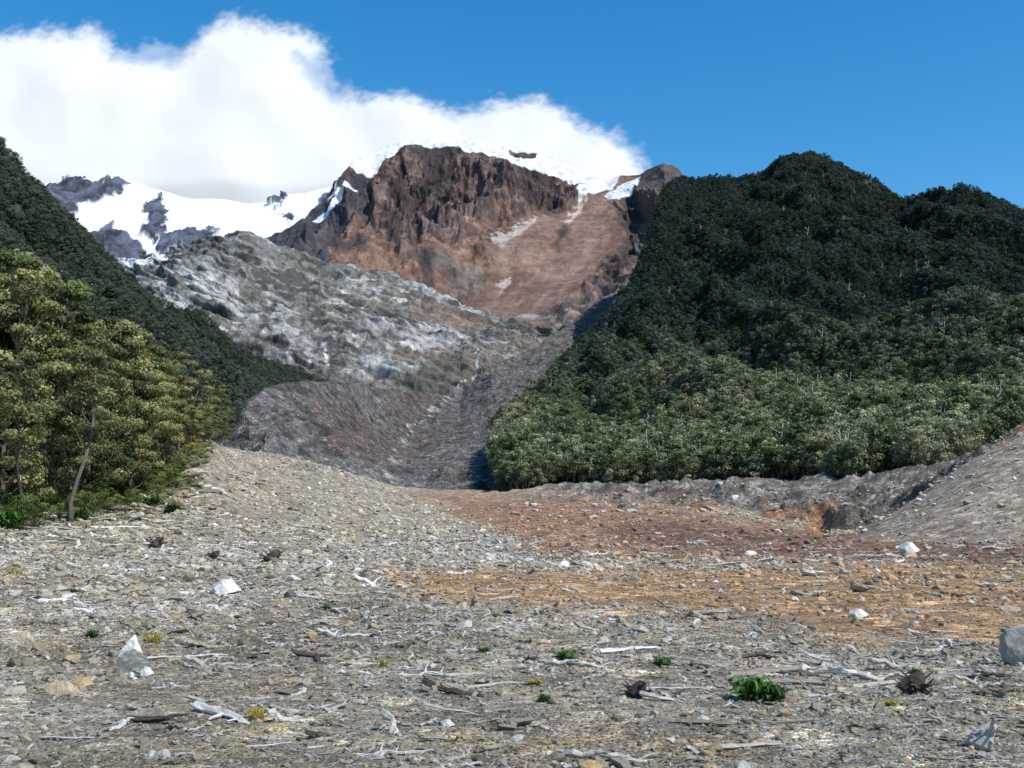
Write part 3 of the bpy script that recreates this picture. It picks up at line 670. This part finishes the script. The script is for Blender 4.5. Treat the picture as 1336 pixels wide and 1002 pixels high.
# ---------------- driftwood
LG=[mset(log_mesh('log',400+i,rr=[.035,.045,.06,.045,.075,.03,.055,.04][i],bend=[.05,.1,.06,.14,.04,.12,.07,.2][i],twigs=[1,3,1,4,0,4,2,3][i]),M_wood) for i in range(8)]
LD=[mset(log_mesh('dark_log',420+i,rr=[.05,.07,.06][i],bend=.12,twigs=3),M_dark) for i in range(3)]
ST=[mset(stump_mesh('stump',440+i),M_wood if i<2 else M_dark) for i in range(4)]
def pxlog(px,py,w,me,label,ang=0,tilt=0,kind='driftwood',cat='log',zo=.03):
    x,y,z=hit(px,py); s=w/F*math.hypot(y,z-CH)/max(.5,abs(math.cos(ang)))
    place(kind,me,(x,y,z+s*zo),(0,tilt,ang),s,label=label,category=cat,group='fallen wood on the gravel')
for a in [(1195,905,75,ST[2],'dark rotten stump among bleached wood',.2,0,'tree_stump','stump',.0),
          (356,734,50,ST[2],'dark brown stump on the stony slope',.2,0,'tree_stump','stump',0),
          (279,731,38,ST[3],'small dark stump on gravel',.2,0,'tree_stump','stump',0),
          (832,910,56,ST[3],'dark broken root stump on gravel',.4,0,'tree_stump','stump',0),
          (205,715,26,ST[3],'small dark stump on gravel',.9,0,'tree_stump','stump',0),
          (1285,977,90,ST[1],'bleached splintered root mass on gravel',.3,0,'tree_stump','stump',0)]: pxlog(*a)
for (px,py,w,dk,ang,tilt) in [(215,945,90,1,-.2,.05),(240,860,110,0,.05,0),(280,868,80,0,-.3,0),(1010,880,120,0,.1,0),(1110,885,140,0,-.15,0),(1060,868,90,0,.8,.1),(1180,870,100,0,.3,0),
    (1260,885,120,0,-.1,0),(1080,865,50,0,-.9,.25),(800,992,120,0,.05,0),(905,945,85,0,-.5,0),(990,860,70,1,.0,0),(595,905,80,1,-.7,.1),(410,862,60,1,-.6,.2),(290,935,80,0,-.9,.1),
    (1020,945,100,0,.2,0),(620,850,60,0,.2,0),(760,870,90,0,.1,0),(450,830,70,0,-.2,0),(820,850,80,0,.4,0),(70,690,60,0,-.3,.1),(95,700,70,0,-.5,.1),(60,675,70,0,-.9,.2),(240,690,50,0,-.4,.1),(20,690,70,0,.3,.1),(125,672,60,0,-.5,.15),(170,668,50,1,.5,.1),(150,690,60,0,.2,0),(205,655,40,0,-.7,.1),(90,680,80,0,.6,.15),(40,700,60,0,-.4,.1),(190,680,50,0,-.2,.1),(260,668,40,0,-.8,.2),(300,690,50,0,.3,.1),(130,800,60,0,.2,0),(520,985,90,0,.4,0),(90,965,80,0,-.3,0),(1210,800,60,0,.2,0),(1310,880,80,0,.5,.1),(1080,925,90,0,-.2,0),
    (1150,895,80,0,.1,0),(1235,905,70,0,-.3,0),(960,900,60,0,.3,0),(700,950,50,0,-.8,.1),(1300,905,60,1,.2,0),(980,975,80,0,.1,0),(1040,893,90,0,-.4,.05),(1130,875,70,0,.5,.1),(1210,888,80,0,.15,0),(1285,893,70,0,-.25,.05),(345,975,70,0,.3,0),(430,930,60,0,-.5,.1),(470,880,55,0,.3,0),(660,975,60,0,.6,.1),(1180,950,80,0,.2,0),(880,900,70,0,-.2,0)]:
    me=LD[rng.randint(3)] if dk else LG[rng.randint(8)]
    pxlog(px,py,w,me,'dark rotten log lying on gravel' if dk else 'bleached grey driftwood log on gravel',ang,tilt)
for i in range(190):
    d=math.exp(rng.uniform(math.log(7.2),math.log(75))); t=rng.uniform(-.5,.5)
    if 20<d<60 and t>-.05 and rng.rand()<.75: continue
    s=(.020*d+.11)*math.exp(rng.normal(0,.4)); x,y=t*d,d; z=float(ground_z(np.array(x),np.array(y))); s=min(s,1.7)
    dk=rng.rand()<.08
    place('driftwood',LD[rng.randint(3)] if dk else LG[rng.randint(8)],(x,y,z+s*.02),(rng.uniform(-.3,.3),rng.normal(0,.06),rng.normal(0,.8)),s,
      label='dark rotten log lying on gravel' if dk else 'bleached grey driftwood log on gravel',category='log',group='fallen wood on the gravel')
for i in range(42):
    px=rng.uniform(10,400); py=np.interp(px,[0,150,270,400],[690,670,625,660])+rng.uniform(-12,45)
    pxlog(px,py,rng.uniform(14,36),LD[rng.randint(3)] if rng.rand()<.15 else LG[rng.randint(8)],'snapped log lying on the moraine bank',rng.normal(0,.9),rng.uniform(-.05,.2))
# ---------------- plants
def plant_mesh(name,seed,nl,w,leafw,up,mat):
    r=np.random.RandomState(seed); Vs=[];Fs=[];o=0;lum=[]
    for i in range(nl):
        a=r.uniform(0,6.28); L=r.uniform(.3,1)*w; e=r.uniform(.2,1.1)*up; k=6
        u=np.linspace(0,1,k); dr=np.array([math.cos(a),math.sin(a)]); pd=np.array([-dr[1],dr[0]])
        b0=r.uniform(-.4,.4,2)*w
        cx=b0+dr*(u[:,None]*L); cz=e*w*(u*1.4-u*u*1.1)
        ww=leafw*L*np.sin(np.pi*np.clip(u*.85+.12,0,1))*(1+.35*(np.arange(k)%2))
        l=np.concatenate([cx+pd*ww[:,None],(cz+ww*.3)[:,None]],1); m_=np.concatenate([cx,cz[:,None]],1); rr_=np.concatenate([cx-pd*ww[:,None],(cz+ww*.3)[:,None]],1)
        V=np.stack([l,m_,rr_],1).reshape(-1,3); Q=grid_faces(k,3)+o; o+=len(V); Vs.append(V); Fs.append(Q); lum.append(np.full(len(V),r.uniform(.45,1.35)))
    me=fast_mesh(name,np.vstack(Vs),np.vstack(Fs),True); set_f(me,np.concatenate(lum),'lum'); me.materials.append(mat); return me
PL=[plant_mesh('herb',500,120,.42,.12,1.9,M_plant),plant_mesh('herb',501,60,.5,.12,1.3,M_plant),plant_mesh('grass_tuft',502,70,.5,.04,1.5,M_yplant),plant_mesh('yellow_herb',503,50,.5,.12,.9,M_yplant)]
def pxplant(px,py,w,k,label,nm_='plant'):
    x,y,z=hit(px,py); s=w/F*math.hypot(y,z-CH)
    place(nm_,PL[k],(x,y,z),(0,0,rng.uniform(0,6)),s,label=label,category='plant',group='small plants on the gravel')
for px,py,w in [(978,912,70),(1008,914,56),(738,862,42),(865,870,40),(632,852,25),(905,806,25),(96,775,22),(710,915,28),(120,832,30),(425,795,18),(560,840,20),(150,640,40),(60,662,60),(25,672,50),(180,640,40),(600,790,16),(780,815,16),(330,860,18),(1195,880,24),(100,680,50),(10,690,60),(200,660,40),(225,668,36),(130,655,50)]:
    pxplant(px,py,w,0 if w>45 else 1,'low broad leaved green plant among driftwood' if w>45 else 'small green herb growing in gravel')
for px,py,w,k in [(698,893,30,3),(1162,920,28,3),(735,858,26,2),(335,938,40,2),(18,752,30,2),(200,838,36,2),(540,762,20,2),(300,815,22,2),(500,870,24,2),(1010,805,18,3)]:
    pxplant(px,py,w,k,'yellow flowering herb growing in gravel' if k==3 else 'dry ochre grass tuft in gravel')
# ---------------- trees on the near bank
NT=[]
for i in range(9):
    (tv,tt),(V,Fq,lum)=tree_parts(600+i,R=[.18,.155,.185,.145,.17,.145,.165,.19,.14][i],lo=[.12,.3,.2,.1,.5,.1,.28,.15,.36][i],ncl=[27,22,25,26,15,27,22,27,20][i],nleaf=330,leaf=.017,flat=.52,lean=.045,tr=.0095,crs=(.3,.52))
    tm=fast_mesh('trunk',tv,tt); tm.materials.append(M_bark)
    cm=fast_mesh('crown',V,Fq,False); set_f(cm,lum,'lum'); cm.materials.append(M_leaf); NT.append((tm,cm))
def near_tree(x,y,H,v,rz,lean=(0,0),label='southern beech with grey trunk and layered crown'):
    z=float(ground_z(np.array(x),np.array(y)))-.2
    e=bpy.data.objects.new('beech_tree',None); e.empty_display_size=.5; COL.objects.link(e)
    e.location=(x,y,z); e.rotation_euler=(lean[0],lean[1],rz); e.scale=(H,)*3
    e['label']=label; e['category']='tree'; e['group']='beech trees on the moraine bank'
    for nme,m in zip(('trunk','crown'),NT[v]):
        o=bpy.data.objects.new(nme,m); o.parent=e; COL.objects.link(o)
tx=[-260,-120,20,60,130,200,250,292,310]; ty=[280,300,308,350,392,430,460,484,515]; td=[70,76,84,92,106,122,138,150,160]
cnt=0
for row in range(5):
    for q in np.arange(-200,294,[34,24,20,18,18][row]):
        px=q+rng.uniform(-12,12); 
        if px>294: continue
        d=np.interp(px,tx,td)+[0,7,14,22,30][row]*.8+rng.uniform(-3,3)
        top=np.interp(px,tx,ty)+rng.uniform(0,62)*(1 if row<3 else .8)+(rng.uniform(20,130)*(1-.5*(px>150)) if row==0 else 0)
        a,b=ray(px,top); x=float(a*d); z=float(ground_z(np.array(x),np.array(d)))
        H=float(CH+b*d-z); 
        if H<5: H=5
        near_tree(x,d,H,int(rng.choice([0,1,2,3,5,6,7,8])),rng.uniform(0,6.28),(rng.normal(0,.04),rng.normal(0,.06))); cnt+=1
for (px,d,H,ry) in [(30,80,13,.28),(95,88,16,.15)]:
    near_tree(float(ray(px,640)[0]*d),float(d),H,4,px*1.,(0,ry),'leaning beech with long bare lower trunk')
print('near trees',cnt)
BM=[whole_tree('shrub',(M_bark,M_shrub),seed=650+i,R=.55,lo=.05,ncl=14,nleaf=190,leaf=.055,flat=.6,tr=.015) for i in range(3)]
for i in range(100):
    px=rng.uniform(-80,272); d=np.interp(px,tx,td)+rng.uniform(-10,12); x=float(ray(px,640)[0]*d); z=float(ground_z(np.array(x),np.array(d)))
    place('shrub',BM[rng.randint(3)],(x,d,z-.1),(0,0,rng.uniform(0,6)),rng.uniform(.5,2.6),label='leafy green shrub at the foot of trees',category='shrub',group='shrubs below the beech trees')
# ---------------- forest
FK=lambda i:dict(seed=700+i,R=[.33,.38,.30,.40,.34][i],lo=[.25,.3,.2,.35,.15][i],ncl=12,nleaf=110,leaf=.06,flat=.72,tr=.022,crs=(.32,.58))
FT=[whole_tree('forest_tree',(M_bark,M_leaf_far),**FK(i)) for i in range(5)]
HT=[whole_tree('hill_tree',(M_bark,M_leaf_hill),**FK(i)) for i in range(5)]
SN=[]
for i in range(2):
    r=np.random.RandomState(730+i); parts=[tube(np.stack([np.cumsum(r.normal(0,.012,8)),np.cumsum(r.normal(0,.012,8)),np.linspace(0,1,8)],-1),np.linspace(.022,.004,8),6,r)]
    for j in range(12):
        a=r.uniform(0,6.28); h0=r.uniform(.35,.92); L=r.uniform(.08,.22)
        parts.append(tube(np.array([[0,0,h0],[math.cos(a)*L*.6,math.sin(a)*L*.6,h0+L*.3],[math.cos(a)*L,math.sin(a)*L,h0+L*.7]]),[.009,.006,.002],5,r))
    V,Tt=merge(parts); m=fast_mesh('dead_tree',V,Tt); m.materials.append(M_wood); SN.append(m)
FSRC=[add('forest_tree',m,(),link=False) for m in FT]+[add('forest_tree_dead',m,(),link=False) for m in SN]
def sample(Wg,n,i0,i1,seed):
    r=np.random.RandomState(seed); Wg=Wg[i0:i1]; nr=Wg.shape[0]-1
    a=Wg[1:nr+1,:-1]-Wg[:nr,:-1]; b=Wg[:nr,1:]-Wg[:nr,:-1]; ar=np.linalg.norm(np.cross(a,b),axis=-1)
    cam=np.linalg.norm(Wg[:nr,:-1],axis=-1)
    p=(ar/cam**.9).ravel(); p/=p.sum()
    k=r.choice(len(p),n,p=p); i,j=k//ar.shape[1],k%ar.shape[1]; u=r.uniform(size=(n,1)); w=r.uniform(size=(n,1))
    return Wg[i,j]+a[i,j]*u+b[i,j]*w
Pf=sample(FW[0],44000,0,230,1)
# extra edge trees where the slope meets the valley scree
Pl=sample(FW[0][:,:34],700,0,200,5); Pf=np.vstack([Pf,Pl])
Hf=rng.uniform(6,10,len(Pf))*np.where(rng.uniform(size=len(Pf))<.12,1.3,1)
Hf*=np.where(fbm(Pf[:,0]/60,Pf[:,1]/60,Pf[:,2]/60,2)>.1,1.12,.9)
Hf*=1+.35*(1-sstep(350,620,Pf[:,1]))-.12*sstep(900,1100,Pf[:,1])
gz=ground_z(Pf[:,0],Pf[:,1]); px,py=proj(*Pf.T)
ok=~((Pf[:,1]<470)&(Pf[:,2]<gz-.6))&(px>np.interp(py,EY,EX)+2+rng.uniform(-4,6,len(px)))
Pf,Hf=Pf[ok],Hf[ok]
px,py=proj(*Pf.T); vis=(px>640)&(px<1345)
order=np.argsort(np.where(vis,Pf[:,1],1e9)); ind=order[:150]; rest=order[150:]
vid=rng.randint(0,5,len(Pf)); snag=(rng.uniform(size=len(Pf))<np.where(Pf[:,2]<130,.07,.03))&(Pf[:,1]<950); vid[snag]=rng.randint(5,7,snag.sum())
Hf[snag]*=1.1
wid=rng.uniform(.8,1.2,len(Pf))
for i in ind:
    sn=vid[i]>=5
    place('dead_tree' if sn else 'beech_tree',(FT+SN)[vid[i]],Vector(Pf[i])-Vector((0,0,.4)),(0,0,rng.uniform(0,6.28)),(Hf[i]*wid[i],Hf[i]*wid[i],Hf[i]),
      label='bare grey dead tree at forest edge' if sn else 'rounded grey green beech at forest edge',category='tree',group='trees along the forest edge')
def rots(n): return np.stack([rng.normal(0,.04,n),rng.normal(0,.04,n),rng.uniform(0,6.28,n)],-1)
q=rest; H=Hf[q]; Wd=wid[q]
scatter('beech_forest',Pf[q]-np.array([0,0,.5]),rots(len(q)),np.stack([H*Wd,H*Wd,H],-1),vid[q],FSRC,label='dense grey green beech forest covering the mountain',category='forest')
Pe=sample(EW[0],19000,0,114,2); Hh=rng.uniform(6,10.5,len(Pe))*(1-.3*sstep(600,800,Pe[:,1])); v=rng.randint(0,5,len(Pe))
pxe,pye=proj(*Pe.T); k=pxe<425; Pe,Hh,v=Pe[k],Hh[k],v[k]; Hh=Hh*(1-.45*sstep(380,425,pxe[k]))
scatter('hillside_forest',Pe-np.array([0,0,.5]),rots(len(Pe)),np.stack([Hh*1.15,Hh*1.15,Hh],-1),v,[add('hill_tree',m,(),link=False) for m in HT],label='dark green beech forest on steep valley side',category='forest')
print('forest',time.time()-T0)
# ---------------- cloud
def cloud():
    rows=[[(-700,400,12000),(1000,400,12000)],[(-700,260,12100),(1000,260,12100)],[(-700,130,13100),(1000,130,13100)],[(-700,-60,15800),(1000,-60,15800)]]
    PX,PY,W,V=loft(rows,-700,1000,900,340,blur=10)
    x,y,z=PX/100,PY/100,PX*0
    b1=fbm(x*.55,y*.8,z,2,.5); b2=fbm(x*1.6,y*1.8,z+4,4,.5); b3=fbm(x*6,y*7,z+8,5,.6); bb=fbm(x*1.0,y*1.2,z+14,2,.4)
    poly=[(-800,60),(-300,20),(-100,50),(0,44),(60,36),(118,28),(142,38),(150,60),(180,62),(215,58),(240,68),(256,38),(290,24),(330,20),(390,34),(425,55),(432,90),(445,112),(480,126),(540,122),(590,137),(640,124),(700,124),(735,138),(760,160),(800,172),(830,195),(848,220),(850,260),(850,420),(-800,420)]
    s0=sdf(PX+b2*9,PY+b2*6,poly)
    al=sstep(-10,28,s0+b3*8+b2*4)
    gp=sdf(PX+b2*16,PY+b2*8,[(165,76),(225,66),(238,78),(215,86),(175,84)]); al*=1-.5*sstep(-14,8,gp+b3*5)
    gp=sdf(PX+b2*16,PY+b2*8,[(395,80),(425,92),(440,120),(420,125),(400,105)]); al*=1-.5*sstep(-16,10,gp+b3*5)
    h=sstep(-10,110,sdf(PX,PY,poly))
    n_=np.array([0,-.7,.7])
    bul=h*210+b1*85+bb*30
    W=W+n_*bul[...,None]
    me=fast_mesh('cloud',W,grid_faces(*PX.shape)); set_f(me,al,'alpha')
    m=bpy.data.materials.new('cloud_vapour'); m.use_nodes=True; nt=m.node_tree; nt.nodes.clear()
    out=N(nt,'ShaderNodeOutputMaterial'); df=N(nt,'ShaderNodeBsdfDiffuse'); df.inputs[0].default_value=(.46,.46,.455,1)
    em=N(nt,'ShaderNodeEmission'); em.inputs[0].default_value=(.90,.94,1,1); em.inputs[1].default_value=.27  # added glow standing in for light scattered inside the cloud
    ad=N(nt,'ShaderNodeAddShader')
    nt.links.new(df.outputs[0],ad.inputs[0]); nt.links.new(em.outputs[0],ad.inputs[1])
    tp=N(nt,'ShaderNodeBsdfTransparent'); at=N(nt,'ShaderNodeAttribute',attribute_name='alpha'); mx=N(nt,'ShaderNodeMixShader')
    nt.links.new(at.outputs['Fac'],mx.inputs[0]); nt.links.new(tp.outputs[0],mx.inputs[1]); nt.links.new(ad.outputs[0],mx.inputs[2]); nt.links.new(mx.outputs[0],out.inputs[0])
    add('cloud',me,(m,),label='large white billowing cloud behind the peak',category='cloud')
cloud()
# ---------------- light
sv=Vector((.68,-.55,1.0)).normalized()
sl=bpy.data.lights.new('sun','SUN'); sl.energy=5.0; sl.angle=math.radians(.5); sl.color=(1,.95,.87)
so=bpy.data.objects.new('sun',sl); so.rotation_euler=sv.to_track_quat('Z','Y').to_euler(); so.location=(50,-50,100); COL.objects.link(so)
w=bpy.data.worlds.new('World'); scene.world=w; w.use_nodes=True; nt=w.node_tree
sk=nt.nodes.new('ShaderNodeTexSky'); sk.sky_type='NISHITA'; sk.sun_disc=False
sk.sun_elevation=math.asin(sv.z); sk.sun_rotation=math.atan2(sv.x,sv.y); sk.altitude=800; sk.dust_density=.4; sk.air_density=1.1; sk.ozone_density=2.0
hs=nt.nodes.new('ShaderNodeHueSaturation'); hs.inputs['Saturation'].default_value=1.42; hs.inputs['Value'].default_value=1.18; hs.inputs['Hue'].default_value=.495
bg=nt.nodes['Background']; bg.inputs[1].default_value=.15
nt.links.new(sk.outputs[0],hs.inputs['Color']); nt.links.new(hs.outputs[0],bg.inputs[0])
# ---------------- camera
cam=bpy.data.cameras.new('camera'); cam.sensor_width=36; cam.lens=F/1336*36; cam.clip_end=60000; cam.clip_start=.1
co=bpy.data.objects.new('camera',cam); co.location=(0,0,CH); co.rotation_euler=(math.pi/2+pitch,0,0); COL.objects.link(co); scene.camera=co
scene.view_settings.view_transform='Standard'; scene.view_settings.look='None'; scene.view_settings.exposure=0
print('done',time.time()-T0)
